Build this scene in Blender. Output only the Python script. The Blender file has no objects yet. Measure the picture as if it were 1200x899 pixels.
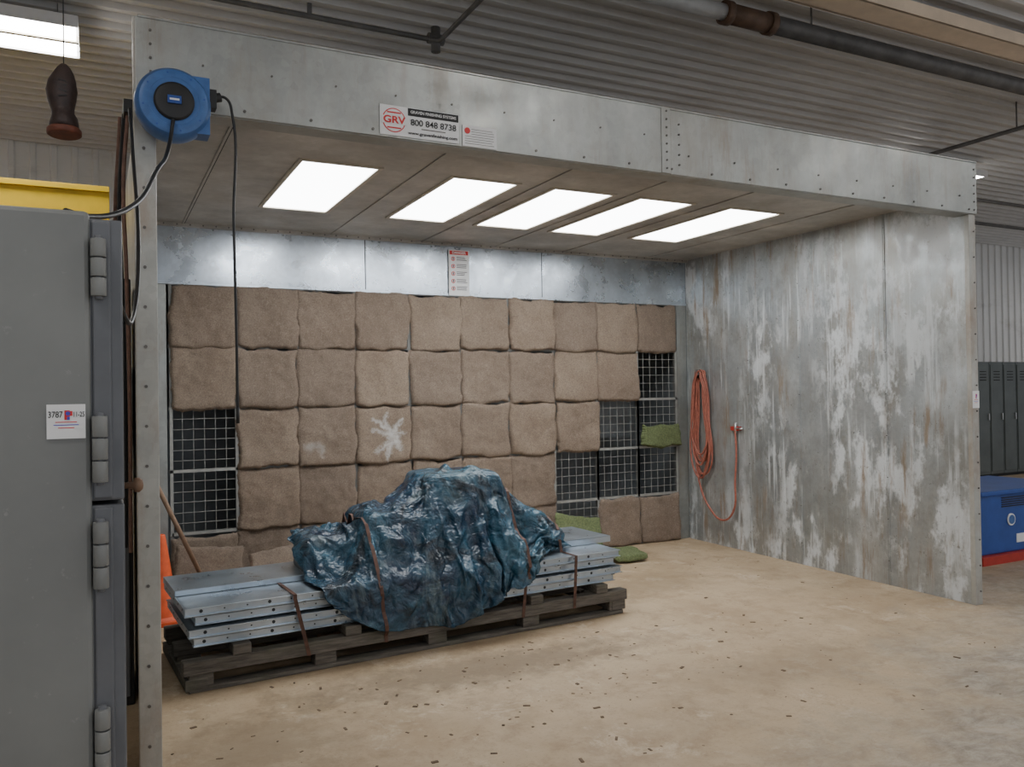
import bpy, bmesh, math, random
from mathutils import Vector, Matrix, noise
from mathutils.bvhtree import BVHTree
random.seed(7)
C=bpy.context; SC=C.scene
def link(o,parent=None):
    SC.collection.objects.link(o)
    if parent: o.parent=parent
    return o
def empty(name,loc=(0,0,0)):
    e=bpy.data.objects.new(name,None); e.location=loc; e.empty_display_size=.1
    return link(e)
# ---------------------------------------------------------------- materials
class NT:
    def __init__(s,name):
        s.m=bpy.data.materials.new(name); s.m.use_nodes=True
        s.t=s.m.node_tree; s.b=s.t.nodes['Principled BSDF']
    def n(s,t,**k):
        x=s.t.nodes.new(t)
        for a,b in k.items(): setattr(x,a,b)
        return x
    def l(s,a,b): s.t.links.new(a,b)
    def pos(s,scale=(1,1,1),obj=False):
        g=s.n('ShaderNodeTexCoord') if obj else s.n('ShaderNodeNewGeometry')
        mp=s.n('ShaderNodeMapping'); mp.inputs['Scale'].default_value=scale
        s.l(g.outputs['Object' if obj else 'Position'],mp.inputs['Vector']); return mp.outputs[0]
    def noise(s,scale,detail=5,rough=.6,vec=None,dist=0):
        x=s.n('ShaderNodeTexNoise'); x.inputs['Scale'].default_value=scale
        x.inputs['Detail'].default_value=detail; x.inputs['Roughness'].default_value=rough
        x.inputs['Distortion'].default_value=dist
        if vec is not None: s.l(vec,x.inputs['Vector'])
        return x.outputs['Fac']
    def ramp(s,fac,stops):
        r=s.n('ShaderNodeValToRGB'); e=r.color_ramp.elements
        while len(e)<len(stops): e.new(.5)
        for i,(p,c) in enumerate(stops):
            e[i].position=p; e[i].color=(c,c,c,1) if isinstance(c,(int,float)) else (*c,1)
        s.l(fac,r.inputs[0]); return r.outputs[0]
    def mix(s,fac,a,b,mode='MIX'):
        x=s.n('ShaderNodeMix',data_type='RGBA',blend_type=mode)
        for sock,v in ((x.inputs[0],fac),(x.inputs[6],a),(x.inputs[7],b)):
            if isinstance(v,(int,float)): sock.default_value=v
            elif isinstance(v,tuple): sock.default_value=(*v,1)
            else: s.l(v,sock)
        return x.outputs[2]
    def math(s,op,a,b=0):
        x=s.n('ShaderNodeMath',operation=op)
        for sock,v in ((x.inputs[0],a),(x.inputs[1],b)):
            if isinstance(v,(int,float)): sock.default_value=v
            else: s.l(v,sock)
        return x.outputs[0]
    def base(s,c):
        if isinstance(c,tuple): s.b.inputs['Base Color'].default_value=(*c,1)
        else: s.l(c,s.b.inputs['Base Color'])
    def rough(s,r):
        if isinstance(r,(int,float)): s.b.inputs['Roughness'].default_value=r
        else: s.l(r,s.b.inputs['Roughness'])
    def metal(s,v):
        if isinstance(v,(int,float)): s.b.inputs['Metallic'].default_value=v
        else: s.l(v,s.b.inputs['Metallic'])
    def bump(s,h,st=.3,d=.01):
        b=s.n('ShaderNodeBump'); b.inputs['Strength'].default_value=st; b.inputs['Distance'].default_value=d
        s.l(h,b.inputs['Height']); s.l(b.outputs[0],s.b.inputs['Normal'])
def simple(name,c,r=.5,m=0,var=.15,sc=12,bump=0):
    t=NT(name); f=t.noise(sc,4,.6,t.pos())
    d=tuple(x*(1-var) for x in c); e=tuple(min(1,x*(1+var)) for x in c)
    t.base(t.mix(t.ramp(f,[(.3,0.),(.7,1.)]),d,e)); t.rough(r); t.metal(m)
    if bump: t.bump(t.noise(sc*8,3,.6,t.pos()),bump,.004)
    return t.m
def galv(name,base=(.5,.51,.49),dirt=(.30,.25,.18),white=(.55,.57,.58),dirtamt=.5,whiteamt=.0,rough=.42,metal=.8,stretch=.35,spangle=.06,rust=0,bump=.1,dark=.4):
    t=NT(name); p=t.pos()
    vo=t.n('ShaderNodeTexVoronoi'); vo.inputs['Scale'].default_value=30; t.l(p,vo.inputs['Vector'])
    sp=t.ramp(vo.outputs['Color'],[(0.,1-spangle),(1.,1+spangle)])
    f=t.noise(1.5,6,.65,p)
    c=t.mix(t.ramp(f,[(.3,0.),(.7,1.)]),tuple(x*.78 for x in base),tuple(x*1.15 for x in base))
    c=t.mix(1.0,c,sp,'MULTIPLY')
    c=t.mix(1.0,c,t.ramp(t.noise(2.0,3,.5,t.pos((1,1.3,.07))),[(.35,.84),(.65,1.12)]),'MULTIPLY')
    mask=None
    def add(m): 
        nonlocal mask
        mask=m if mask is None else t.math('MAXIMUM',mask,m)
    if dirtamt:
        d=t.noise(3.2,8,.7,t.pos((1,1,stretch)))
        m=t.math('MULTIPLY',t.ramp(d,[(.48,0.),(.72,1.)]),dirtamt); c=t.mix(m,c,dirt); add(m)
    if whiteamt:
        w=t.noise(3.0,12,.72,t.pos((1,1,.8)))
        m=t.math('MULTIPLY',t.ramp(w,[(.48,0.),(.66,1.)]),whiteamt*dark); c=t.mix(m,c,(.20,.195,.17)); add(m)
        zone=t.ramp(t.noise(1.1,2,.5,t.pos((1,1,.6))),[(.40,.2),(.55,1.)])
        w=t.noise(5.0,12,.70,t.pos((1,1,.55)))
        m=t.math('MULTIPLY',t.math('MULTIPLY',t.ramp(w,[(.49,0.),(.57,1.)]),zone),whiteamt); c=t.mix(m,c,white); add(m)
        w=t.noise(13,8,.66,t.pos((1,1.4,.06)))
        z2=t.ramp(t.noise(2.2,3,.5,t.pos((1,1,.8))),[(.43,0.),(.56,1.)])
        m=t.math('MULTIPLY',t.math('MULTIPLY',t.ramp(w,[(.53,0.),(.60,1.)]),z2),whiteamt*.85); c=t.mix(m,c,white); add(m)
        w=t.noise(24,8,.75,p)
        m=t.math('MULTIPLY',t.ramp(w,[(.60,0.),(.65,1.)]),whiteamt*.7); c=t.mix(m,c,(.17,.16,.14)); add(m)
    if rust:
        w=t.noise(9,9,.75,t.pos((1,1,.12)))
        z3=t.ramp(t.noise(1.6,3,.5,t.pos((1,1,1))),[(.45,0.1),(.62,1.)])
        m=t.math('MULTIPLY',t.math('MULTIPLY',t.ramp(w,[(.52,0.),(.62,1.)]),z3),rust); c=t.mix(m,c,(.25,.165,.09)); add(m)
    t.base(c)
    t.metal(t.math('MULTIPLY',t.math('SUBTRACT',1.0,mask),metal) if mask is not None else metal)
    t.rough(t.ramp(t.noise(5,6,.6,p),[(.3,rough-.08),(.7,rough+.12)]))
    t.bump(t.noise(1.2,2,.5,p),bump,.02)
    return t.m
M={}
M['galv']=galv('galvanized_booth',(.40,.415,.40),dirtamt=.45,whiteamt=.3,white=(.42,.43,.42),rough=.42,rust=.3,metal=.7)
M['galv_right']=galv('galvanized_stained',(.42,.445,.45),white=(.60,.625,.635),dirtamt=.6,whiteamt=.95,rough=.40,metal=.62,rust=.75,dark=.6)
M['galv_top']=galv('galvanized_back',(.56,.62,.69),dirtamt=.06,rough=.28,metal=.9,bump=.25)
M['galv_ceil']=galv('galvanized_ceiling',(.51,.49,.455),dirtamt=.3,rough=.5,metal=.5)
M['galv_post']=galv('galvanized_post',(.44,.44,.41),dirt=(.28,.17,.09),dirtamt=.75,rough=.5,metal=.5,rust=.6)
M['galv_stack']=galv('galvanized_stack',(.46,.53,.60),dirtamt=.12,rough=.32,metal=.88,spangle=.03)
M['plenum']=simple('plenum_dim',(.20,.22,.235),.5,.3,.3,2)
M['bolt']=simple('bolt_steel',(.14,.13,.12),.4,.6)
M['dark']=simple('dark_gap',(.03,.03,.03),.9)
M['hole']=simple('hole_dark',(.04,.045,.05),.9)
M['black']=simple('black_rubber',(.015,.015,.016),.45)
M['wire']=simple('galvanized_wire',(.36,.36,.34),.45,.4)
M['frame']=simple('grid_frame',(.20,.20,.19),.5,.4)
M['lframe']=simple('lamp_frame',(.55,.50,.42),.5,.1)
M['white']=simple('white_label',(.8,.8,.8),.45,0,.03)
M['ink']=simple('black_ink',(.02,.02,.02),.6)
M['redink']=simple('red_ink',(.65,.03,.03),.5)
M['blueink']=simple('blue_ink',(.06,.06,.5),.5)
M['rust']=simple('rusty_strap',(.10,.05,.035),.6,.3,.4,30)
M['orange']=simple('cone_orange',(.75,.11,.03),.5,0,.25,9)
M['hose']=simple('hose_red',(.34,.11,.075),.55,0,.3,30)
M['hosered']=simple('hose_dull',(.20,.11,.08),.6,0,.25,30)
M['bluep']=simple('reel_blue',(.05,.13,.34),.4,0,.15,20)
M['yellow']=simple('yellow_paint',(.75,.5,.02),.5,0,.1,4)
M['locker']=simple('locker_grey',(.11,.125,.12),.5,.1,.15,3)
M['mblue']=simple('machine_blue',(.02,.07,.30),.4,0,.15,6)
M['mred']=simple('skid_red',(.4,.03,.02),.5)
M['pipe']=simple('pipe_grey',(.16,.155,.15),.5,.2,.25,6)
M['pipew']=simple('pipe_light',(.5,.5,.49),.5,.2,.15,6)
M['piper']=simple('pipe_rust',(.14,.085,.055),.6,.2,.3,10)
M['tray']=simple('tray_tan',(.85,.70,.54),.6,0,.12,3)
M['boot']=simple('boot_leather',(.045,.028,.025),.55,0,.4,20,.4)
M['dirt']=simple('dirt_crumbs',(.14,.095,.06),.9,0,.4,20)
M['sole']=simple('boot_sole',(.16,.05,.03),.6,0,.3,20)
M['handle']=simple('wood_handle',(.22,.13,.08),.6,0,.2,15)
M['chrome']=simple('steel_fitting',(.5,.5,.5),.3,.8)
def emis(name,c,s):
    t=NT(name); t.base((.9,.9,.9)); t.b.inputs['Emission Color'].default_value=(*c,1); t.b.inputs['Emission Strength'].default_value=s; return t.m
M['lamp']=emis('booth_lamp',(.97,.99,1),12)
M['tube']=emis('tube_lamp',(1,.985,.96),20)
t=NT('cabinet_grey'); p=t.pos()
c=t.mix(t.ramp(t.noise(2,6,.6,p),[(.3,0.),(.7,1.)]),(.175,.18,.175),(.225,.23,.22))
c=t.mix(t.math('MULTIPLY',t.ramp(t.noise(26,6,.7,p),[(.62,0.),(.70,1.)]),.45),c,(.34,.34,.32)); t.base(c); t.rough(.42); M['cab']=t.m
M['cabd']=simple('cabinet_door_grey',(.12,.125,.135),.4,0,.15,5)
def corrmat(name,a,b):
    t=NT(name); p=t.pos()
    c=t.mix(t.ramp(t.noise(.6,5,.6,p),[(.3,0.),(.7,1.)]),a,b)
    c=t.mix(t.math('MULTIPLY',t.ramp(t.noise(3,7,.7,t.pos((.3,1,1))),[(.55,0.),(.75,1.)]),.3),c,(.2,.17,.14))
    t.base(c); t.rough(.5); t.metal(.0); return t.m
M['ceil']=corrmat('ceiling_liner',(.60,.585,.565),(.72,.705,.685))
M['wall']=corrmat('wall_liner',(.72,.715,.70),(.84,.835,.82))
t=NT('concrete_floor'); p=t.pos()
c=t.mix(t.ramp(t.noise(.9,8,.65,p),[(.3,0.),(.7,1.)]),(.385,.278,.170),(.545,.425,.288))
c=t.mix(t.ramp(t.noise(1.6,12,.74,p,.2),[(.49,0.),(.62,.45)]),c,(.33,.235,.145))
c=t.mix(t.ramp(t.noise(4.5,12,.82,p,.3),[(.50,0.),(.63,.6)]),c,(.28,.19,.11))
c=t.mix(t.ramp(t.noise(60,4,.7,p),[(.56,0.),(.72,.5)]),c,(.20,.14,.085))
c=t.mix(t.ramp(t.noise(2.6,12,.8,p,.3),[(.55,0.),(.62,.5)]),c,(.62,.52,.395))
g=t.n('ShaderNodeNewGeometry'); sx=t.n('ShaderNodeSeparateXYZ'); t.l(g.outputs['Position'],sx.inputs[0])
def blob(cx,cy,ax,ay,amt,col,c):
    u=t.math('MULTIPLY',t.math('SUBTRACT',sx.outputs[0],cx),1/ax); v=t.math('MULTIPLY',t.math('SUBTRACT',sx.outputs[1],cy),1/ay)
    d=t.math('SQRT',t.math('ADD',t.math('MULTIPLY',u,u),t.math('MULTIPLY',v,v)))
    d=t.math('ADD',d,t.math('MULTIPLY',t.math('SUBTRACT',t.noise(5,10,.8,p,.3),.5),2.4))
    return t.mix(t.math('MULTIPLY',t.ramp(d,[(.35,1.),(.95,0.)]),amt),c,col)
c=blob(1.5,-2.75,1.6,.38,.75,(.19,.135,.085),c); c=blob(.1,-3.2,.6,.5,.5,(.23,.165,.10),c); c=blob(3.6,-1.5,.8,.5,.4,(.23,.165,.10),c); c=blob(3.2,-3.6,1.0,.35,.4,(.25,.18,.115),c)
yy=t.math('ADD',t.math('MULTIPLY',sx.outputs[1],-1),t.math('MULTIPLY',t.noise(1.6,10,.75,p,.4),3.0))
yy=t.math('ADD',yy,t.math('MULTIPLY',sx.outputs[0],.5))
mr=t.n('ShaderNodeMapRange'); mr.inputs['From Min'].default_value=6.9; mr.inputs['From Max'].default_value=8.0; mr.inputs['To Max'].default_value=.75; t.l(yy,mr.inputs['Value'])
gc=t.mix(t.ramp(t.noise(9,10,.8,t.pos((.6,1,1)),.4),[(.42,0.),(.58,1.)]),(.215,.195,.165),(.43,.40,.35))
c=t.mix(mr.outputs[0],c,gc)
t.base(c); t.rough(t.ramp(t.noise(3,6,.6,p),[(.3,.5),(.7,.75)])); t.bump(t.noise(14,8,.7,p),.25,.008); M['floor']=t.m
# filter
t=NT('filter_fibre'); p=t.pos()
f=t.noise(2.2,7,.65,p)
c=t.mix(t.ramp(f,[(.32,0.),(.68,1.)]),(.255,.193,.146),(.385,.307,.242))
sc_=t.n('ShaderNodeVectorMath',operation='SCALE'); t.l(p,sc_.inputs[0]); sc_.inputs['Scale'].default_value=1/.508
fl_=t.n('ShaderNodeVectorMath',operation='FLOOR'); t.l(sc_.outputs[0],fl_.inputs[0])
wn=t.n('ShaderNodeTexWhiteNoise'); t.l(fl_.outputs[0],wn.inputs['Vector'])
c=t.mix(1.0,c,t.ramp(wn.outputs['Value'],[(0.,(.84,.83,.82)),(1.,(1.12,1.10,1.06))]),'MULTIPLY')
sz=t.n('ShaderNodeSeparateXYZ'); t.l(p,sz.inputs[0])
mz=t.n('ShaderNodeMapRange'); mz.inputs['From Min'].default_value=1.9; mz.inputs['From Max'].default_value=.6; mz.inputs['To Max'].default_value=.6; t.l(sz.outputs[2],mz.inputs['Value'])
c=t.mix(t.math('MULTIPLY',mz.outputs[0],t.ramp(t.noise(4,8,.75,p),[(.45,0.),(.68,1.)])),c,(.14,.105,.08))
c=t.mix(t.ramp(t.noise(110,4,.8,p,1.5),[(.38,.7),(.58,0.)]),c,(.12,.085,.063))
c=t.mix(t.ramp(t.noise(60,5,.8,p,2),[(.52,0.),(.72,.6)]),c,(.54,.45,.37))
c=t.mix(t.ramp(t.noise(14,8,.8,p,1),[(.54,0.),(.72,.5)]),c,(.18,.13,.095))
def warped(amt,sc):
    nd=t.n('ShaderNodeTexNoise'); nd.inputs['Scale'].default_value=sc; nd.inputs['Detail'].default_value=6; nd.inputs['Roughness'].default_value=.7; t.l(p,nd.inputs['Vector'])
    s1=t.n('ShaderNodeVectorMath',operation='SUBTRACT'); t.l(nd.outputs['Color'],s1.inputs[0]); s1.inputs[1].default_value=(.5,.5,.5)
    s2=t.n('ShaderNodeVectorMath',operation='SCALE'); t.l(s1.outputs[0],s2.inputs[0]); s2.inputs['Scale'].default_value=amt
    s3=t.n('ShaderNodeVectorMath',operation='ADD'); t.l(p,s3.inputs[0]); t.l(s2.outputs[0],s3.inputs[1]); return s3.outputs[0]
wp=warped(.20,7)
def stroke(a,b,r):
    ax,az=a; bx,bz=b; L2=(bx-ax)**2+(bz-az)**2
    s=t.n('ShaderNodeSeparateXYZ'); t.l(wp,s.inputs[0])
    dx=t.math('SUBTRACT',s.outputs[0],ax); dz=t.math('SUBTRACT',s.outputs[2],az)
    h=t.math('MULTIPLY',t.math('ADD',t.math('MULTIPLY',dx,bx-ax),t.math('MULTIPLY',dz,bz-az)),1/L2)
    cl=t.n('ShaderNodeClamp'); t.l(h,cl.inputs[0]); h=cl.outputs[0]
    ex=t.math('SUBTRACT',dx,t.math('MULTIPLY',h,bx-ax)); ez=t.math('SUBTRACT',dz,t.math('MULTIPLY',h,bz-az))
    d=t.math('SQRT',t.math('ADD',t.math('MULTIPLY',ex,ex),t.math('MULTIPLY',ez,ez)))
    return t.math('SUBTRACT',t.math('MULTIPLY',t.math('SUBTRACT',1.2,h),r),d)
def strokes(c,lst,amt):
    m=None
    for a,b,r in lst:
        q=stroke(a,b,r); m=q if m is None else t.math('MAXIMUM',m,q)
    m=t.math('ADD',m,t.math('MULTIPLY',t.math('SUBTRACT',t.noise(45,4,.8,p),.5),.045))
    return t.mix(t.math('MULTIPLY',t.ramp(t.math('ADD',t.math('MULTIPLY',m,24),.5),[(0.,0.),(1.,1.)]),amt),c,(.70,.69,.67))
c=strokes(c,[((1.84,1.30),(1.68,1.40),.020),((1.83,1.26),(1.79,1.44),.017),((1.82,1.24),(1.94,1.37),.026),((1.84,1.24),(1.66,1.29),.018),((1.86,1.27),(1.96,1.27),.014),((1.86,1.20),(1.70,1.10),.022),((1.83,1.15),(1.78,1.00),.016),((1.87,1.24),(1.91,1.12),.018)],.85)
c=strokes(c,[((1.10,1.17),(1.22,1.14),.03),((1.20,1.16),(1.22,1.08),.03)],.3)
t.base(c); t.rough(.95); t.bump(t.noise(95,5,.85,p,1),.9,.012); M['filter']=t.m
M['filterg']=simple('filter_green',(.13,.16,.07),.95,0,.35,60,.8)
t=NT('weathered_wood'); p=t.pos((1,9,14))
c=t.mix(t.ramp(t.noise(5,7,.7,p),[(.3,0.),(.7,1.)]),(.045,.038,.031),(.18,.16,.135))
c=t.mix(t.ramp(t.noise(2.5,5,.7,t.pos()),[(.5,0.),(.75,.6)]),c,(.065,.08,.04)); t.base(c); t.rough(.85); t.bump(t.noise(8,7,.7,p),.5,.006); M['wood']=t.m
t=NT('blue_tarp'); p=t.pos()
f=t.noise(2.0,7,.6,p,1.0)
c=t.mix(t.ramp(f,[(.38,0.),(.52,.5),(.66,1.)]),(.008,.022,.05),(.034,.11,.165))
c=t.mix(t.ramp(t.noise(3.5,8,.7,t.pos((1,1,.4)),1.2),[(.51,0.),(.62,.6)]),c,(.14,.19,.205))
c=t.mix(t.ramp(t.noise(2.5,7,.65,p,1.4),[(.52,0.),(.60,.85)]),c,(.011,.016,.023))
t.base(c); t.rough(.25)
def ridge(n): return t.math('ABSOLUTE',t.math('SUBTRACT',n,.5))
h=t.math('ADD',ridge(t.noise(7,3,.5,p,.8)),t.math('MULTIPLY',ridge(t.noise(17,3,.5,p,.6)),.4))
t.bump(h,.7,.06); M['tarp']=t.m
# ---------------------------------------------------------------- mesh builder
class MB:
    def __init__(s): s.bm=bmesh.new(); s.mats=[]
    def mi(s,m):
        if m not in s.mats: s.mats.append(m)
        return s.mats.index(m)
    def _fin(s,fs,m):
        i=s.mi(m)
        for f in fs: f.material_index=i
    def box(s,a,b,m,rot=None):
        a=Vector(a);b=Vector(b);c=(a+b)/2
        r=bmesh.ops.create_cube(s.bm,size=1); vs=r['verts']
        Mx=Matrix.Translation(c)@(rot if rot else Matrix())@Matrix.Diagonal((*(b-a),1))
        bmesh.ops.transform(s.bm,matrix=Mx,verts=vs)
        s._fin({f for v in vs for f in v.link_faces},m); return vs
    def cyl(s,a,b,r,m,seg=16,r2=None,caps=True):
        a=Vector(a);b=Vector(b);d=b-a
        q=bmesh.ops.create_cone(s.bm,cap_ends=caps,segments=seg,radius1=r,radius2=r if r2 is None else r2,depth=d.length)
        Mx=Matrix.Translation((a+b)/2)@d.to_track_quat('Z','Y').to_matrix().to_4x4()
        bmesh.ops.transform(s.bm,matrix=Mx,verts=q['verts'])
        fs={f for v in q['verts'] for f in v.link_faces}; s._fin(fs,m)
        for f in fs:
            if len(f.verts)==4 and seg>6: f.smooth=True
    def lathe(s,prof,Mx,m,seg=32):
        rings=[]
        for r,z in prof:
            rings.append([s.bm.verts.new(Mx@Vector((r*math.cos(2*math.pi*i/seg),r*math.sin(2*math.pi*i/seg),z))) for i in range(seg)])
        fs=[]
        for k in range(len(rings)-1):
            for i in range(seg):
                f=s.bm.faces.new((rings[k][i],rings[k][(i+1)%seg],rings[k+1][(i+1)%seg],rings[k+1][i])); f.smooth=True; fs.append(f)
        fs.append(s.bm.faces.new(rings[-1])); fs.append(s.bm.faces.new(rings[0][::-1])); s._fin(fs,m)
    def done(s,name,parent=None,bevel=0,loc=None,rotz=0):
        bmesh.ops.recalc_face_normals(s.bm,faces=s.bm.faces)
        me=bpy.data.meshes.new(name); s.bm.to_mesh(me); s.bm.free()
        for m in s.mats: me.materials.append(M[m])
        o=bpy.data.objects.new(name,me); link(o,parent)
        if bevel:
            b=o.modifiers.new('b','BEVEL'); b.width=bevel; b.segments=2; b.limit_method='ANGLE'
        if loc: o.location=loc
        o.rotation_euler[2]=rotz
        return o
def box(name,a,b,m,parent=None,bevel=0):
    k=MB(); k.box(a,b,m); return k.done(name,parent,bevel)
def tube(name,pts,r,m,parent=None,cyc=False,res=10,smooth=True):
    cu=bpy.data.curves.new(name,'CURVE'); cu.dimensions='3D'; cu.bevel_depth=r; cu.bevel_resolution=3; cu.resolution_u=res; cu.use_fill_caps=True
    sp=cu.splines.new('BEZIER' if smooth else 'POLY')
    if smooth:
        sp.bezier_points.add(len(pts)-1)
        for b,q in zip(sp.bezier_points,pts): b.co=q; b.handle_left_type=b.handle_right_type='AUTO'
    else:
        sp.points.add(len(pts)-1)
        for b,q in zip(sp.points,pts): b.co=(*q,1)
    sp.use_cyclic_u=cyc
    cu.materials.append(M[m]); o=bpy.data.objects.new(name,cu); link(o,parent)
    return o
def text(s,loc,size,m,parent,name='lettering',align='CENTER',rot=(math.pi/2,0,0),bold=0,width=None):
    cu=bpy.data.curves.new(name,'FONT'); cu.body=s; cu.size=size; cu.align_x=align; cu.align_y='CENTER'; cu.extrude=.0004; cu.offset=bold
    o=bpy.data.objects.new(name,cu); link(o,parent); o.location=loc; o.rotation_euler=rot
    C.view_layer.update()
    if width and o.dimensions.x>0: o.scale.x=width/o.dimensions.x
    cu.materials.append(M[m]); return o
def corr(name,axis,lo,hi,a0,a1,base,depth,period,m,ridge_dir):
    bm=bmesh.new(); prof=[(0,0),(.62,0),(.70,1),(.92,1),(1,0)]
    pts=[]; u=lo
    while u<hi:
        for k,h in prof[:-1]: pts.append((u+k*period,h))
        u+=period
    pts.append((u,0)); pr=None
    for uu,h in pts:
        hh=base+ridge_dir*depth*h
        if axis=='Y': v=(bm.verts.new((a0,uu,hh)),bm.verts.new((a1,uu,hh)))
        else: v=(bm.verts.new((uu,hh,a0)),bm.verts.new((uu,hh,a1)))
        if pr: bm.faces.new((pr[0],pr[1],v[1],v[0]))
        pr=v
    me=bpy.data.meshes.new(name); bm.to_mesh(me); bm.free(); me.materials.append(M[m])
    o=bpy.data.objects.new(name,me); link(o); return o
# ---------------------------------------------------------------- room
HC=4.81
box('floor',(-6,-12,-.1),(26,4.7,0),'floor')
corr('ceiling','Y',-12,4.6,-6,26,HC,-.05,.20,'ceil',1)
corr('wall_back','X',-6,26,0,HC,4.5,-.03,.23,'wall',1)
box('wall_left',(-6.1,-12,0),(-6,4.6,HC),'wall')
k=MB(); k.box((-6,4.38,0),(26,4.46,.12),'cabd'); k.done('baseboard_back')
# ---------------------------------------------------------------- paint booth
D=3.27;XL=-.345;XR=5.23;H=3.03;HT=3.272;HB=2.887
B=empty('paint_booth')
k=MB()
ys=[0.0,-.95,-1.61,-2.54,-D]
for i in range(4):
    y0,y1=ys[i],ys[i+1]
    k.box((XR,y1+.003,0.0),(XR+.05,y0-.003,H),'galv_right')
k.box((XR+.01,-D,0.01),(XR+.045,0,H),'dark')
for y in ys[1:4]:
    k.box((XR-.006,y-.018,0.0),(XR+.01,y-.003,H),'galv_right')
k.done('right_wall_panels',B,.003)
k=MB()
for i in range(4): k.box((XL,ys[i+1]+.002,0),(XL+.04,ys[i]-.002,H),'galv')
k.done('left_wall_panels',B,.003)
k=MB()
k.box((XL-.04,-D-.03,0),(XL+.05,-D+.02,HT),'galv_post')
k.box((XR-.005,-D-.02,0),(XR+.07,-D+.02,HB+.02),'galv_post')
k.done('front_posts',B,.004)
k=MB()
k.box((XL-.03,-D-.035,HB),(2.485,-D-.005,HT),'galv')
k.box((2.49,-D-.033,HB),(XR+.075,-D-.003,HT),'galv')
k.box((2.42,-D-.041,HB+.001),(2.485,-D-.03,HT-.001),'galv')
k.box((XL,-D-.02,HB-.004),(XR+.06,-D+.10,HB+.012),'galv')
k.box((XL-.02,-D-.04,HT-.006),(XR+.075,-D+.08,HT+.006),'galv')
k.box((XL,-D+.085,HB),(XR,-D+.10,H),'galv_ceil')
k.done('header_fascia',B,.003)
k=MB()
def bolt(x,y,z,r=.007,ax='y',d=-1):
    v=Vector((0,d,0)) if ax=='y' else Vector((d,0,0)) if ax=='x' else Vector((0,0,d))
    k.cyl((x,y,z),Vector((x,y,z))+v*.006,r,'bolt',8)
for i in range(19):
    x=XL+.12+i*.302; bolt(x,-D-.034,HB+.03)
for i in range(8): bolt(2.62+i*.355,-D-.034,HB+.12,.006)
for i in range(9): bolt(-.1+i*.3,-D-.034,HB+.21,.005)
for i in range(8): bolt(2.455,-D-.04,HB+.03+i*.048,.006)
for i in range(5): bolt(2.55,-D-.034,HB+.06+i*.06,.006)
for i in range(6): bolt(XL+.03,-D-.034,HB+.03+i*.06,.006); bolt(XR+.04,-D-.034,HB+.03+i*.06,.006)
for i in range(16): bolt(XL+.0,-D-.03,.12+i*.172,.007)
for i in range(15): bolt(XR+.045,-D-.02,.1+i*.19,.006)
for y in ys[1:4]:
    for i in range(9): bolt(XR-.006,y-.01,.2+i*.34,.004,'x')
for i in range(56): bolt(XL+.1+i*.1,-.045,H-.012,.006,'y')
for i in range(13): bolt(XL+.1+i*.44,-.012,2.575,.004,'y')
k.done('booth_bolts',B)
Ls=[(.57,1.05),(1.55,2.02),(2.31,2.79),(3.03,3.51),(3.88,4.40)]; ly0,ly1=-2.25,-.91
k=MB(); xs=[XL]+[v for l in Ls for v in l]+[XR]
seams=[.1,1.31,2.17,2.91,3.68,4.7]
for i in range(0,len(xs),2): 
    k.box((xs[i],-D+.09,H),(xs[i+1],0,H+.04),'galv_ceil')
for a,b in Ls:
    k.box((a,-D+.09,H),(b,ly0,H+.04),'galv_ceil'); k.box((a,ly1,H),(b,0,H+.04),'galv_ceil')
for x in seams: 
    k.box((x-.006,-D+.1,H-.008),(x+.008,-.01,H+.001),'galv_ceil'); k.box((x+.008,-D+.1,H-.002),(x+.016,-.01,H+.001),'dark')
k.box((XL,-.045,H-.025),(XR,-.0,H),'galv_ceil')
k.done('booth_ceiling_panels',B)
k=MB()
for a,b in Ls:
    w=.022
    k.box((a-w,ly0-w,H-.010),(a+.006,ly1+w,H+.05),'lframe'); k.box((b-.006,ly0-w,H-.010),(b+w,ly1+w,H+.05),'lframe')
    k.box((a,ly0-w,H-.010),(b,ly0+.006,H+.05),'lframe'); k.box((a,ly1-.006,H-.010),(b,ly1+w,H+.05),'lframe')
    k.box((a+.004,ly0+.004,H-.002),(b-.004,ly1-.004,H+.01),'lamp')
    k.box((a-.02,ly0-.02,H+.05),(b+.02,ly1+.02,H+.15),'galv')
k.done('recessed_lights',B)
k=MB()
for a,b in ((XL+.04,1.625),(1.633,3.435),(3.443,XR)): k.box((a,0,2.545),(b,.03,H),'galv_top')
k.box((1.62,.004,2.55),(1.64,.02,H),'dark'); k.box((3.43,.004,2.55),(3.45,.02,H),'dark')
k.box((XL+.04,-.012,2.535),(XR,.03,2.56),'galv_top')
k.box((XL+.04,0,0),(-.03,.03,2.545),'galv'); k.box((5.10,0,0),(XR,.03,2.545),'galv')
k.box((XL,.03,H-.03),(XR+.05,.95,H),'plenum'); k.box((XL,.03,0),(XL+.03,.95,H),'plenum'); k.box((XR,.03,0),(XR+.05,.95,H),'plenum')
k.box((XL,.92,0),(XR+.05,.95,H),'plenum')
k.done('back_wall_plenum',B,.002)
S=.508
k=MB()
opens=[(0,2),(0,1),(9,3),(8,2),(9,2),(7,1),(8,1),(9,1),(7,0)]
for i in range(11): k.box((i*S-.012,.0,0),(i*S+.012,.03,2.54),'frame')
for j in range(6): k.box((-.02,.001,max(0,j*S-.012)),(5.1,.031,j*S+.012),'frame')
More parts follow.
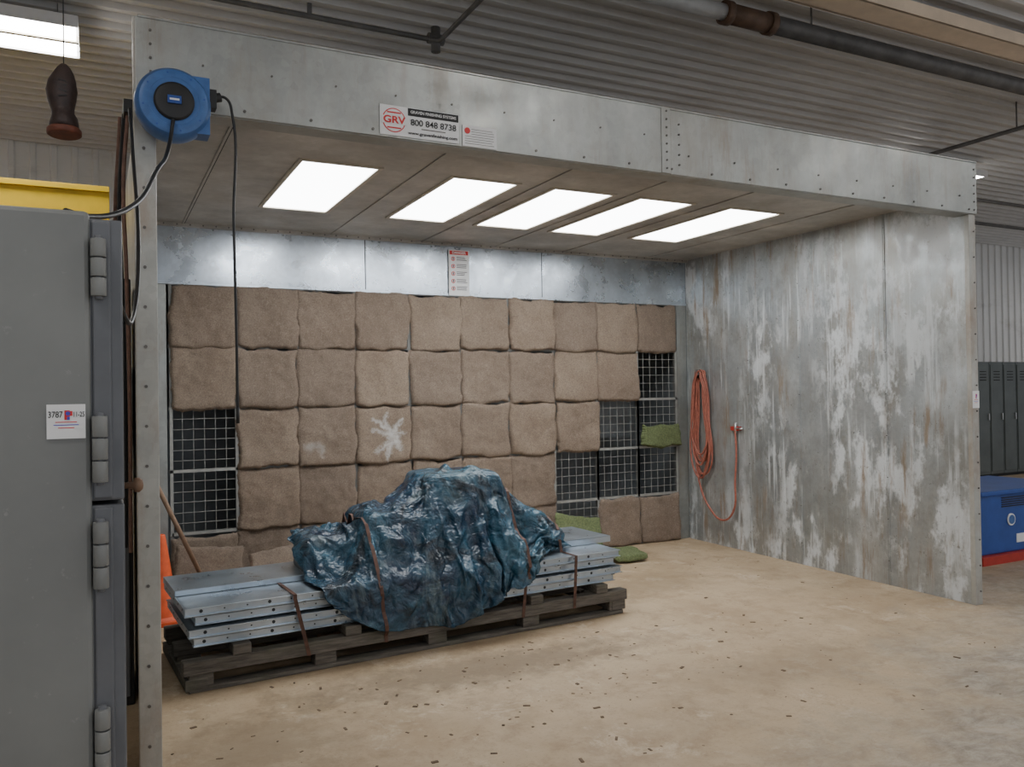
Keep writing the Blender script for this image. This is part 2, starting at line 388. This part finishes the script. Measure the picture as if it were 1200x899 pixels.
for (i,j) in opens:
    k.box((i*S-.012,-.004,j*S-.012),(i*S+.012,.0,j*S+S+.012),'wire'); k.box((i*S+S-.012,-.004,j*S-.012),(i*S+S+.012,.0,j*S+S+.012),'wire'); k.box((i*S,-.004,max(0,j*S-.012)),(i*S+S,0,j*S+.012),'wire')
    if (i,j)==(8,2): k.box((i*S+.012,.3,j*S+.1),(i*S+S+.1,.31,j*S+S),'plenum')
    for q in range(1,6):
        x=i*S+q*S/6; z=j*S+q*S/6
        k.cyl((x,.012,j*S),(x,.012,j*S+S),.0026,'wire',6)
        k.cyl((i*S,.008,z),(i*S+S,.008,z),.0026,'wire',6)
k.done('filter_grid_frame',B)
bm=bmesh.new(); N=38
def pad(bm,cx,cz,w,h,y0,th,seed):
    vs=[]
    tilt=noise.noise(Vector((seed,1.5,2.5)))
    for a in range(N+1):
        row=[]
        for b in range(N+1):
            u=a/N*2-1; v=b/N*2-1
            e=(1-abs(u)**18)*(1-abs(v)**18); e=max(e,0)**.5
            su=5 if u>0 else 0; sv=5 if v>0 else 0
            ex=noise.noise(Vector((seed,v*1.8,3.1+su)))*.030+noise.noise(Vector((seed,v*9,3.1+su)))*.010+noise.noise(Vector((seed,v*25,3.1+su)))*.006
            ez=noise.noise(Vector((seed+9,u*1.8,7.7+sv)))*.030+noise.noise(Vector((seed+9,u*9,7.7+sv)))*.010+noise.noise(Vector((seed+9,u*25,7.7+sv)))*.006
            cr=.03*(u*u)*(v*v)
            x=u*w/2*(1-cr)+ex*abs(u)**3*(1 if u>0 else -1); z=v*h/2*(1-cr)+ez*abs(v)**3*(1 if v>0 else -1)
            z-=.012*(1-u*u)*abs(v)
            n=noise.fractal(Vector((x*11+seed*3,z*11,seed)),.9,2,5)
            n2=noise.noise(Vector((x*4+seed*5,z*4,seed)))
            y=-(th*e*(1+.45*n2-.30*v+.4*tilt*u)+.007*n*e)
            row.append(bm.verts.new(Vector((x+cx,y+y0,z+cz))))
        vs.append(row)
    for a in range(N):
        for b in range(N):
            f=bm.faces.new((vs[a][b],vs[a+1][b],vs[a+1][b+1],vs[a][b+1])); f.smooth=True
for i in range(10):
    for j in range(5):
        if (i,j) in opens: continue
        dz=-.014*random.random(); dx=random.uniform(-.008,.008)
        if (i,j)==(7,2): dx=.02
        if (i,j)==(0,0): dz=-.03
        pad(bm,i*S+S/2+dx,j*S+S/2+dz+(.0 if j else .012),S*1.02,S*(1.02 if j else .98),-.006,.028+random.random()*.016,i*7.3+j*3.1)
for v in bm.verts: v.co.z=max(v.co.z,.004)
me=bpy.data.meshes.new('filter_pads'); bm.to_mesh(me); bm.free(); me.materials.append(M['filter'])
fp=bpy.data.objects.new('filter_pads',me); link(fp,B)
def loosepad(name,mat,Mx,w,h,th,parent=None):
    bm=bmesh.new(); pad(bm,0,0,w,h,0,th,random.random()*50)
    r=bmesh.ops.duplicate(bm,geom=bm.verts[:]+bm.edges[:]+bm.faces[:])
    for v in [g for g in r['geom'] if isinstance(g,bmesh.types.BMVert)]: v.co.y=-v.co.y*.4
    bmesh.ops.recalc_face_normals(bm,faces=bm.faces)
    me=bpy.data.meshes.new(name); bm.to_mesh(me); bm.free(); me.materials.append(M[mat])
    o=bpy.data.objects.new(name,me); link(o,parent); o.matrix_world=Mx; return o
R=lambda a,x: Matrix.Rotation(math.radians(a),4,x)
T=lambda *a: Matrix.Translation(a)
loosepad('loose_filter_pad','filter',T(.86,-.42,.20)@R(-32,'X')@R(-9,'Y'),.62,.46,.05)
loosepad('loose_filter_pad','filter',T(.24,-.25,.215)@R(-14,'X')@R(5,'Y'),.52,.44,.04)
loosepad('green_pad_on_ledge','filterg',T(4.84,-.03,1.14),.50,.22,.05,B)
loosepad('green_filter_pad','filterg',T(3.62,-.34,.215)@R(-25,'X')@R(12,'Y'),.5,.42,.04)
loosepad('green_filter_pad','filterg',T(3.95,-.62,.06)@R(-80,'X'),.35,.3,.035)
# ---------------------------------------------------------------- signs
G=empty('phone_sign')
yF=-D-.041
k=MB(); k.box((.715,yF,2.897),(1.135,yF+.005,3.045),'white'); k.box((.86,yF-.001,3.005),(1.133,yF+.001,3.043),'ink')
k.cyl((.787,yF+.001,2.972),(.787,yF-.0015,2.972),.060,'redink',40); k.cyl((.787,yF,2.972),(.787,yF-.002,2.972),.055,'white',40)
for s_ in (-.03,0,.03): k.box((.787-.045+abs(s_)*.3,yF-.003,2.972+s_*1.25-.0035),(.787+.045-abs(s_)*.3,yF-.0015,2.972+s_*1.25+.0035),'redink')
k.box((.722,yF-.004,2.953),(.852,yF-.002,2.991),'white')
k.done('sign_plate',G)
text('GRV',(.787,yF-.005,2.972),.048,'redink',G,bold=.0015,width=.115)
text('GRAVEN FINISHING SYSTEMS',(.996,yF-.003,3.024),.020,'white',G,width=.245,bold=.0003)
text('800 848 8738',(.996,yF-.003,2.972),.044,'ink',G,width=.245,bold=.0004)
text('www.gravenfinishing.com',(.992,yF-.003,2.919),.022,'ink',G,width=.265,bold=.0003)
k=MB(); k.box((.93,yF-.002,2.942),(1.06,yF-.001,2.947),'bolt'); k.done('small_print',G)
G=empty('info_plate')
k=MB(); k.box((1.155,yF,2.892),(1.35,yF+.005,3.0),'white'); k.cyl((1.182,yF,2.972),(1.182,yF-.002,2.972),.016,'redink',20)
for i in range(7): k.box((1.205 if i<3 else 1.168,yF-.001,2.980-i*.0125),(1.335-random.random()*.03,yF,2.9825-i*.0125),'bolt')
k.done('plate',G)
G=empty('danger_sign')
k=MB(); k.box((2.43,-.020,2.54),(2.64,-.014,2.97),'white'); k.box((2.44,-.022,2.925),(2.63,-.019,2.962),'redink')
for i in range(5):
    k.cyl((2.475,-.019,2.885-i*.07),(2.475,-.022,2.885-i*.07),.02,'redink',20); k.cyl((2.475,-.02,2.885-i*.07),(2.475,-.023,2.885-i*.07),.013,'white',20)
    k.box((2.47,-.024,2.875-i*.07),(2.48,-.022,2.895-i*.07),'ink')
    for q in range(3): k.box((2.51,-.022,2.9-i*.07-q*.014),(2.62-random.random()*.03,-.019,2.905-i*.07-q*.014),'ink')
k.done('sign_plate',G)
text('DANGER',(2.535,-.0225,2.943),.034,'white',G,width=.14,bold=.001)
def lot(name,M4,w,lines):
    G=empty(name); G.matrix_world=M4
    k=MB(); k.box((-w/2,-.001,-w/2),(w/2,.0005,w/2),'white')
    q=w/43
    k.box((-2*q,-.0018,2*q),(4*q,-.001,14*q),'redink'); k.box((3.99*q,-.0018,7*q),(7*q,-.001,13*q),'redink'); k.cyl((2*q,-.001,10*q),(2*q,-.0024,10*q),2.6*q,'blueink',18); k.box((1*q,-.002,2*q),(4*q,-.001,6*q),'blueink')
    for i,(ww,c) in enumerate(((24,'redink'),(28,'blueink'),(18,'redink'))):
        k.box((-ww/2*q,-.0016,(-1.2-i*3.6)*q),(ww/2*q,-.001,(-.2-i*3.6)*q),c)
    k.done('label',G)
    if lines:
        text('3787',(-12*q,-.0014,8.5*q),11*q,'ink',G,width=16*q,bold=.0002)
        text('11-25',(14*q,-.0014,8.5*q),9*q,'ink',G,width=12*q,bold=.0002)
    return G
lot('lot_sticker',T(-.60,-5.003,1.567),.08,True)
lot('lot_sticker',T(5.262,-3.293,1.515),.075,False).scale=(1,1,1.7)
# ---------------------------------------------------------------- cabinet (left foreground)
G=empty('steel_cabinet')
k=MB(); k.box((-1.75,-5.0,0.0),(-.548,-4.35,2.065),'cab'); k.done('body',G,.012)
k=MB()
k.box((-.56,-4.985,1.375),(-.478,-4.36,2.05),'cabd'); k.box((-.56,-4.985,.05),(-.478,-4.36,1.365),'cabd')
k.box((-.545,-4.99,1.38),(-.503,-4.98,2.045),'cabd'); k.box((-.545,-4.99,.06),(-.503,-4.98,1.36),'cabd')
k.done('door_edges',G,.008)
k=MB()
for z0,z1 in ((1.86,2.00),(1.42,1.58),(1.17,1.33),(.74,.89),(.3,.45)):
    n=3; h=(z1-z0)/n
    for i in range(n): k.cyl((-.53,-5.008,z0+i*h+.002),(-.53,-5.008,z0+(i+1)*h-.002),.017,'cab',20)
    k.cyl((-.53,-5.008,z0-.006),(-.53,-5.008,z1+.006),.009,'cabd',12)
k.done('hinges',G,.001)
k=MB(); k.lathe([(.004,0),(.008,.0),(.008,.02),(.018,.026),(.019,.036),(.012,.044),(.002,.046)],T(-.478,-4.9,1.40)@R(90,'Y'),'handle',20); k.done('door_knob',G)
G=empty('dark_clutter_filler'); k=MB(); k.box((-.80,-2.38,0),(-.37,-1.7,2.25),'black'); k.box((-.78,-2.395,.05),(-.39,-2.38,2.2),'cabd'); k.box((-.42,-2.41,1.05),(-.40,-2.395,1.2),'chrome'); k.done('body',G,.006)  # made-up dark box, added to darken the strip of clutter beside the post
# ---------------------------------------------------------------- cord reel
G=empty('cord_reel')
k=MB(); Mx=T(-.235,-D-.08,2.862)@R(90,'X')
k.lathe([(.10,0),(.135,.005),(.15,.025),(.153,.06),(.15,.10),(.135,.125),(.10,.13),(.10,.128)],Mx,'bluep',48)
k.lathe([(.080,.12),(.080,.136),(.072,.142),(.03,.144)],Mx,'black',40)
k.box((-.26,-D-.085,2.745),(-.235+.145,-D-.185,2.99),'bluep')
k.box((-.11,-D-.17,2.87),(-.06,-D-.11,2.95),'black')
k.box((-.30,-D-.08,2.80),(-.17,-D-.03,2.92),'black')
k.done('reel_body',G,.012)
k=MB(); k.box((-.262,-D-.232,2.848),(-.208,-D-.221,2.880),'mblue')
k.box((-.254,-D-.2335,2.860),(-.216,-D-.231,2.868),'white')
for i in range(8):
    a=i*math.pi/4+.2; k.cyl((-.235+.122*math.cos(a),-D-.20,2.862+.122*math.sin(a)),(-.235+.122*math.cos(a),-D-.208,2.862+.122*math.sin(a)),.004,'mblue',10)
k.done('reel_label',G)
tube('drop_cable',[(-.07,-D-.14,2.92),(-.02,-D-.14,2.93),(.01,-D-.13,2.86),(.012,-D-.12,2.4),(.018,-D-.12,1.9),(.02,-D-.12,1.56)],.006,'black',G)
k=MB(); k.cyl((-.09,-D-.14,2.915),(-.04,-D-.14,2.93),.02,'black',16); k.cyl((.02,-D-.12,1.5),(.02,-D-.12,1.57),.008,'black',12); k.done('cable_ends',G)
tube('supply_cable',[(-.24,-D-.22,2.78),(-.26,-D-.27,2.66),(-.33,-3.9,2.46),(-.45,-4.5,2.18),(-.56,-4.8,2.09),(-.60,-4.9,2.08)],.008,'black',G)
tube('looped_cable',[(-.52,-4.8,2.065),(-.50,-4.7,2.03),(-.49,-4.6,1.95),(-.46,-4.5,1.86),(-.43,-4.3,1.88),(-.40,-4.0,2.15),(-.40,-3.6,2.6),(-.40,-3.34,2.85)],.007,'black',G)
G=empty('hanging_hoses')
for i in range(3):
    x=-.40-.015*i
    tube('hose_%d'%(i+1),[(x,-3.15+i*.05,2.9),(x-.02,-3.1+i*.15,2.6-i*.1),(x-.01,-3.05+i*.15,2.2),(x,-3.0+i*.15,1.6),(x,-2.95+i*.15,.9)],.009,'hosered' if i!=1 else 'black',G)
k=MB(); k.box((-.42,-3.2,2.88),(-.345,-3.0,2.94),'black'); k.box((-.44,-1.55,1.3),(-.35,-1.2,1.8),'pipe'); k.done('wall_fittings',G,.004)
# ---------------------------------------------------------------- hanging boot
G=empty('hanging_boot',(-.650,-3.2,2.745))
bm=bmesh.new()
secs=[(.025,0,.058,.075),(.05,0,.056,.078),(.075,.0,.050,.07),(.095,-.004,.043,.055),(.115,-.006,.046,.055),(.15,-.008,.055,.06),(.19,-.008,.060,.06),(.23,-.006,.054,.05),(.265,-.002,.040,.036),(.29,.0,.026,.024),(.305,0,.012,.012)]
rings=[]
for z,cx,a,b in secs:
    rings.append([bm.verts.new((cx+a*math.cos(i*math.pi/12)*(1+.06*noise.noise(Vector((i,z*20,0)))),b*math.sin(i*math.pi/12),z)) for i in range(24)])
for r1,r2 in zip(rings,rings[1:]):
    for i in range(24):
        f=bm.faces.new((r1[i],r1[(i+1)%24],r2[(i+1)%24],r2[i])); f.smooth=True
bm.faces.new(rings[0][::-1]); bm.faces.new(rings[-1])
me=bpy.data.meshes.new('upper'); bm.to_mesh(me); bm.free(); me.materials.append(M['boot']); link(bpy.data.objects.new('upper',me),G)
k=MB(); k.lathe([(.062,0),(.067,.004),(.067,.022),(.060,.03)],Matrix.Diagonal((1,1.2,1,1)),'sole',28); k.done('sole',G)
k=MB()
for i in range(4): k.box((-.02,-.064+.003*i,.15+i*.022),(.012,-.056+.003*i,.155+i*.022),'black',R(12 if i%2 else -12,'Y'))
k.done('laces',G)
tube('string',[(0,0,.30),(0.002,0,1.2),(0,0,HC-2.745-.04)],.0025,'black',G,smooth=False)
# ---------------------------------------------------------------- overhead
def fixture(name,x0,x1,y0,y1,z):
    G=empty(name); k=MB()
    k.box((x0,y0,z+.05),(x1,y1,z+.09),'white')
    for i in range(2):
        a=y0+(y1-y0)*i/2+.03; b=y0+(y1-y0)*(i+1)/2-.03
        k.box((x0+.02,a,z+.01),(x1-.02,b,z+.045),'tube')
    k.box((x0,y0-.01,z),(x1,y0+.005,z+.09),'white'); k.box((x0,y1-.005,z),(x1,y1+.01,z+.09),'white'); k.box((x0,(y0+y1)/2-.02,z),(x1,(y0+y1)/2+.02,z+.06),'lframe')
    k.done('housing',G)
    k=MB()
    for x in (x0+.15,x1-.15): k.cyl((x,(y0+y1)/2,z+.09),(x,(y0+y1)/2,HC-.01),.004,'chrome',8)
    k.done('hangers',G)
for x,y in ((-1.9,.0),(2.2,-6.6),(6.6,-6.0),(-2.6,-6.4),(9.25,.0),(2.2,-10),(8,-10),(19.5,1.2),(12,-5),(-4.5,2.6)):
    fixture('shop_light',x,x+1.26,y,y+.66,4.5)
G=empty('overhead_pipe')
k=MB(); Y=-2.42;Z=4.45
k.cyl((1.2,Y,Z),(3.75,Y,Z),.06,'pipew',20); k.cyl((3.72,Y,Z),(4.15,Y,Z),.075,'piper',20); k.cyl((4.12,Y,Z),(16,Y,Z),.07,'pipe',20)
for x in (3.72,4.15): k.cyl((x-.03,Y,Z),(x+.03,Y,Z),.088,'piper',20)
for x in (2,4.6,7.5,10.5): k.cyl((x,Y,Z),(x,Y,HC),.008,'pipe',8)
k.done('pipe_run',G)
G=empty('cable_tray'); k=MB(); k.box((3.3,-2.93,4.50),(16,-2.69,4.53),'tray'); k.box((3.3,-2.94,4.50),(16,-2.92,4.60),'tray'); k.box((3.3,-2.70,4.50),(16,-2.68,4.60),'tray')
for x in (4,7,10,13): k.box((x,-2.82,4.53),(x+.03,-2.79,HC),'tray')
k.done('tray',G)
G=empty('ceiling_conduit')
tube('conduit_run',[(-5.9,-.6,4.66),(2.0,-.6,4.66),(2.1,-.7,4.62),(2.12,-3.4,4.62),(2.12,-6,4.62)],.022,'pipe',G,smooth=False)
k=MB(); k.cyl((2.02,-.62,4.66),(2.16,-.62,4.66),.045,'pipe',16); k.cyl((2.09,-.62,4.55),(2.09,-.62,4.78),.04,'pipe',16)
for x in (-3,-.8,1): k.box((x,-.62,4.66),(x+.03,-.58,HC),'pipe')
k.done('junction',G)
G=empty('sprinkler_pipe'); k=MB()
k.cyl((8.75,-2.0,4.5),(8.75,4.4,4.5),.025,'pipe',12); k.cyl((8.75,.8,4.45),(22,.8,4.45),.025,'pipe',12); k.cyl((8.75,1.8,4.4),(22,1.8,4.4),.03,'pipe',12)
for y in (-1.5,1,4): k.cyl((8.75,y,4.5),(8.75,y,HC),.008,'pipe',8)
k.done('pipes',G)
G=empty('gantry_beam'); k=MB()
k.box((-5.5,.9,3.44),(-.42,1.1,3.49),'yellow'); k.box((-5.5,.9,3.12),(-.42,1.1,3.16),'yellow'); k.box((-5.5,.93,3.16),(-.42,.96,3.44),'yellow')
k.box((-.85,.92,0),(-.65,1.08,3.12),'yellow'); k.box((-5.4,.92,0),(-5.2,1.08,3.12),'yellow'); k.done('beam',G,.004)
# ---------------------------------------------------------------- right background
G=empty('locker_row'); k=MB()
for i in range(14):
    x=12.0+i*.38
    k.box((x,2.0,.05),(x+.37,2.5,2.03),'locker'); k.box((x+.02,1.985,.1),(x+.35,2.0,1.98),'locker')
    for q in range(4): k.box((x+.1,1.978,1.7+q*.05),(x+.27,1.986,1.715+q*.05),'dark')
    k.box((x+.3,1.96,1.0),(x+.32,1.985,1.12),'chrome')
k.box((12,2.02,0),(17.3,2.48,.05),'dark'); k.done('lockers',G,.004)
G=empty('blue_power_unit'); k=MB()
k.box((6.55,-2.45,.08),(7.9,-1.65,.63),'mblue'); k.box((6.52,-2.48,.61),(7.93,-1.62,.66),'mblue')
k.done('housing',G,.015)
k=MB()
k.cyl((6.98,-2.45,.38),(6.98,-2.462,.38),.055,'white',24); k.cyl((6.98,-2.455,.38),(6.98,-2.466,.38),.042,'bluep',24)
k.box((7.06,-2.456,.16),(7.2,-2.449,.24),'white'); k.cyl((7.4,-2.45,.38),(7.4,-2.462,.38),.05,'white',24)
for q in range(5): k.box((6.85,-2.458,.50+q*.02),(7.6,-2.45,.508+q*.02),'dark')
k.done('gauges',G)
k=MB(); k.box((6.5,-2.5,0),(7.95,-2.38,.08),'mred'); k.box((6.5,-1.72,0),(7.95,-1.6,.08),'mred'); k.box((6.5,-2.4,.02),(6.6,-1.7,.07),'mred'); k.box((7.85,-2.4,.02),(7.95,-1.7,.07),'mred'); k.done('skid',G,.004)
# ---------------------------------------------------------------- air hose on right wall
G=empty('air_hose'); x0=XR-.035
for i in range(9):
    yc=-.31+random.uniform(-.035,.035); w=.11+i*.008+random.uniform(-.025,.025); zt=1.82+random.uniform(-.02,.02); zb=.80-random.uniform(-.14,.13)
    pts=[]
    for a in range(12):
        th=a*math.pi/6; zz=(zt+zb)/2+(zt-zb)/2*math.sin(th)
        ww=w*(1.05 if math.sin(th)<0 else .7)
        pts.append((x0-.012*i*.6-random.uniform(0,.01),yc+ww*math.cos(th)+random.uniform(-.014,.014),zz))
    tube('coil_%d'%(i+1),pts,.0095,'hose',G,cyc=True)
tube('tail',[(x0,-.22,1.5),(x0-.02,-.2,1.1),(x0-.03,-.26,.64),(x0-.03,-.42,.38),(x0-.03,-.62,.28),(x0-.02,-.76,.38),(x0-.02,-.80,.7),(x0,-.80,1.0),(x0,-.79,1.2)],.0105,'hose',G)
k=MB(); k.box((XR-.10,-.33,1.74),(XR-.001,-.27,1.77),'pipe'); k.box((XR-.10,-.33,1.74),(XR-.09,-.27,1.83),'pipe')
k.box((XR-.035,-.84,1.2),(XR-.001,-.72,1.24),'mred'); k.cyl((XR-.03,-.79,1.17),(XR-.03,-.79,1.28),.014,'chrome',12); k.cyl((XR-.03,-.79,1.22),(XR-.03,-.9,1.22),.01,'chrome',12)
k.done('hook',G)
# ---------------------------------------------------------------- cone, broom
G=empty('traffic_cone',(-.13,-.72,0)); k=MB()
k.lathe([(.145,.02),(.14,.035),(.115,.05),(.032,.60),(.026,.63),(.016,.63),(.016,.62)],Matrix(),'orange',36)
k.box((-.17,-.17,0),(.17,.17,.03),'orange'); k.done('cone',G,.006)
G=empty('broom')
k=MB(); k.cyl((.24,-1.0,.06),(-.27,-1.15,1.24),.016,'handle',12); k.box((.11,-1.06,0),(.38,-.96,.07),'handle'); k.done('handle',G)
# ---------------------------------------------------------------- panel stack on pallet
ROT=math.radians(3.8); LOC=(-.12,-2.37,0)
k=MB()
L=3.02;W=.86
for y in (.0,.38,W-.1): k.box((0.02,y,0),(L-.02,y+.1,.028),'wood')
for x in (.02,.72,1.45,2.15,L-.14):
    for y in (.0,.38,W-.1): k.box((x,y+.005,.028),(x+.13,y+.095,.10),'wood')
for y in (-.01,.385,W-.09): k.box((-.01+y*.02,y,.10),(L+.01,y+.085,.175),'wood')
for x in (.25,.9,1.6,2.2,2.75): k.box((x,-.02,.176),(x+.1,W,.235),'wood')
k.box((.0,.0,.012),(.12,W,.075),'wood')
k.box((L-.12,.0,.03),(L,W,.10),'wood')
pal=k.done('wooden_pallet',None,.006,LOC,ROT)
SG=empty('metal_panel_stack')
k=MB(); z=.237
specs=[(.05,2.96,.045,.82),(.02,3.0,.01,.83),(.06,2.97,.05,.82),(.0,2.99,.015,.82)]
th=.047
for li,(xa,xb,ya,yb) in enumerate(specs):
    zt=z+th
    k.box((xa,ya-.006,zt-.005),(xb,yb,zt),'galv_stack')
    k.box((xa+.006,ya+.012,z+.001),(xb-.006,ya+.016,zt),'galv_stack'); k.box((xa+.006,yb-.012,z),(xb-.006,yb-.008,zt),'galv_stack')
    k.box((xa+.006,ya+.01,z),(xa+.012,yb-.01,zt),'galv_stack'); k.box((xb-.012,ya+.01,z),(xb-.006,yb-.01,zt),'galv_stack')
    k.box((xa,ya-.006,z),(xb,ya+.04,z+.005),'galv_stack'); k.box((xa+.01,ya+.02,z+.002),(xb-.01,yb-.02,zt-.006),'dark')
    for q in range(24):
        x=xa+.06+q*.125+(.03 if li%2 else 0)
        if x<xb-.03: k.cyl((x,ya+.0125,z+th/2),(x,ya+.0105,z+th/2),.005 if q%3 else .010,'hole',10)
    for x in (xa+1.0,xa+2.0): k.box((x,ya+.005,z),(x+.005,ya+.014,zt),'dark')
    for q in range(5): k.cyl((xa+.0065,ya+.1+q*.15,z+th/2),(xa+.0045,ya+.1+q*.15,z+th/2),.006,'hole',10)
    z=zt+.012
z-=.009
k.box((.0,.34,z),(1.15,.345,z+.03),'galv_stack'); k.box((.0,.34,z+.027),(1.15,.80,z+.031),'galv_stack'); k.box((.0,.34,z),(.004,.8,z+.03),'galv_stack')
k.box((2.2,.3,z),(3.12,.305,z+.045),'galv_stack'); k.box((2.2,.3,z+.041),(3.12,.82,z+.045),'galv_stack'); k.box((3.115,.3,z),(3.12,.82,z+.045),'galv_stack')
st=k.done('panels',SG,.001,LOC,ROT)
ztop=z
# ---------------------------------------------------------------- tarp over machine part
TG=empty('tarp_covered_machine')
k=MB()
k.box((1.46,-1.98,ztop+.005),(1.98,-1.5,1.05),'cabd')
k.box((.98,-2.08,ztop+.005),(1.46,-1.6,.82),'cabd',R(6,'Y')); k.box((1.98,-1.98,ztop+.005),(2.34,-1.55,.76),'cabd',R(8,'Y'))
k.box((.62,-1.95,ztop+.005),(1.0,-1.6,.70),'cabd'); k.box((2.32,-1.95,ztop+.005),(2.50,-1.6,.61),'cabd')
k.cyl((1.15,-2.16,.60),(1.15,-1.9,.68),.11,'cabd',16)
core=k.done('machine_part',TG,.04)
bm=bmesh.new(); bmesh.ops.create_grid(bm,x_segments=130,y_segments=100,size=.5)
for v in bm.verts:
    u=v.co.x*2; w_=v.co.y*2
    x=u*1.0*(1-.12*w_*w_); y=w_*.80*(1-.36*u*u)
    v.co=Vector((x,y,.10*noise.noise(Vector((x*3.5,y*3.5,0)))+.07*noise.noise(Vector((x*8,y*8,4)))+.02*noise.noise(Vector((x*19,y*19,4)))))
me=bpy.data.meshes.new('tarp'); bm.to_mesh(me); bm.free()
src=bpy.data.objects.new('tarp_src',me); link(src); src.location=(1.60,-1.87,1.22); src.rotation_euler=(0,0,math.radians(6))
cols=[]
k=MB(); k.box((-.05,-.0,.0),(3.05,.86,ztop),'dark'); cb=k.done('coll_stack',None,0,LOC,ROT); cols.append(cb)
fl=box('coll_floor',(-1,-4,-.2),(5,0,.0),'dark'); cols.append(fl); cols.append(core)
for o in cols:
    mo=o.modifiers.new('c','COLLISION'); o.collision.thickness_outer=.012; o.collision.cloth_friction=40
cl=src.modifiers.new('cl','CLOTH'); s_=cl.settings; s_.quality=7; s_.mass=.15; s_.tension_stiffness=20; s_.compression_stiffness=20; s_.shear_stiffness=6; s_.bending_stiffness=.09; s_.shrink_min=-.21; s_.air_damping=2
cl.collision_settings.distance_min=.008; cl.collision_settings.collision_quality=3; cl.collision_settings.use_self_collision=True; cl.collision_settings.self_distance_min=.006
NF=62; cl.point_cache.frame_start=1; cl.point_cache.frame_end=NF
for f in range(1,NF+1): SC.frame_set(f)
dg=C.evaluated_depsgraph_get(); ev=src.evaluated_get(dg); me2=bpy.data.meshes.new_from_object(ev)
mw=src.matrix_world.copy(); me2.transform(mw)
for o in (cb,fl,src): bpy.data.objects.remove(o,do_unlink=True)
core.modifiers.remove(core.modifiers['c'])
SC.frame_set(1)
me2.materials.clear(); me2.materials.append(M['tarp'])
for p_ in me2.polygons: p_.use_smooth=True
tp=bpy.data.objects.new('blue_tarp',me2); link(tp,TG)
sd=tp.modifiers.new('s','SUBSURF'); sd.levels=1; sd.render_levels=1
sm=tp.modifiers.new('so','SOLIDIFY'); sm.thickness=.003
bvh=BVHTree.FromPolygons([v.co.copy() for v in me2.vertices],[tuple(p_.vertices) for p_ in me2.polygons])
rotm=Matrix.Translation(LOC)@Matrix.Rotation(ROT,4,'Z')
def strap(lx,lx2,name):
    pts=[]
    W0=-.015;W1=W+.01
    for i in range(25):
        y=W0+(W1-W0)*i/24; x=lx
        P=rotm@Vector((x,y,0)); h=bvh.ray_cast(Vector((P.x,P.y,3)),Vector((0,0,-1)),5)
        zz=ztop+.003
        if h[0] is not None: zz=max(zz,h[0].z+.006)
        pts.append(Vector((P.x,P.y,zz)))
    fr=[]
    for i in range(10):
        z_=ztop-.02-(ztop-.12)*i/9; x=lx+(lx2-lx)*i/9
        P=rotm@Vector((x,W0,0)); h=bvh.ray_cast(Vector((P.x,-4,z_)),Vector((0,1,0)),3)
        yy=P.y
        if h[0] is not None: yy=min(yy,h[0].y-.006)
        fr.append(Vector((P.x,yy,z_)))
    bk=[rotm@Vector((lx,W1,z_)) for z_ in (ztop-.02,.18)]
    path=fr[::-1]+pts+bk
    w=Vector((.011,0,0)); bm=bmesh.new(); pr=None
    for P in path:
        a=bm.verts.new(P-w); b=bm.verts.new(P+w)
        if pr: bm.faces.new((pr[0],pr[1],b,a))
        pr=(a,b)
    me=bpy.data.meshes.new(name); bm.to_mesh(me); bm.free(); me.materials.append(M['rust'])
    o=bpy.data.objects.new(name,me); link(o,SG); q=o.modifiers.new('s','SOLIDIFY'); q.thickness=.002
strap(.60,.68,'band_1'); strap(1.12,1.16,'band_2'); strap(2.18,2.14,'band_3'); strap(2.58,2.56,'band_4')
# ---------------------------------------------------------------- debris
k=MB()
for i in range(420):
    x=random.uniform(-.2,5.0); y=random.uniform(-4.6,-.1)
    if random.random()<.5: x=random.gauss(1.6,1.0); y=random.gauss(-3.0,.5)
    if x<-.25 or x>5.1 or (-.2<x<3.1 and -2.45<y<-1.3): continue
    r=min(abs(random.gauss(.0,.004))+.0012,.010)
    k.box((x-r*random.uniform(.6,2.6),y-r*.8,0),(x+r*random.uniform(.6,2.6),y+r*.8,r*.4),'dirt',R(random.uniform(0,180),'Z'))
k.done('floor_debris')
# ---------------------------------------------------------------- world + camera
w=bpy.data.worlds.new('world'); SC.world=w; w.use_nodes=True
w.node_tree.nodes['Background'].inputs[0].default_value=(.87,.92,1,1); w.node_tree.nodes['Background'].inputs[1].default_value=.78
cam=bpy.data.cameras.new('camera'); co=bpy.data.objects.new('camera',cam); link(co)
yaw,pit,rol=.467,.0104,.0148
F=Vector((math.sin(yaw)*math.cos(pit),math.cos(yaw)*math.cos(pit),math.sin(pit))); Rr=Vector((math.cos(yaw),-math.sin(yaw),0)); U=Rr.cross(F)
R2=Rr*math.cos(rol)-U*math.sin(rol); U2=U*math.cos(rol)+Rr*math.sin(rol)
m3=Matrix((R2,U2,-F)).transposed()
co.matrix_world=Matrix.Translation((-.5363,-7.188,1.6203))@m3.to_4x4()
cam.sensor_width=36; cam.lens=965.85*36/1200; cam.clip_start=.05; cam.clip_end=100
SC.camera=co
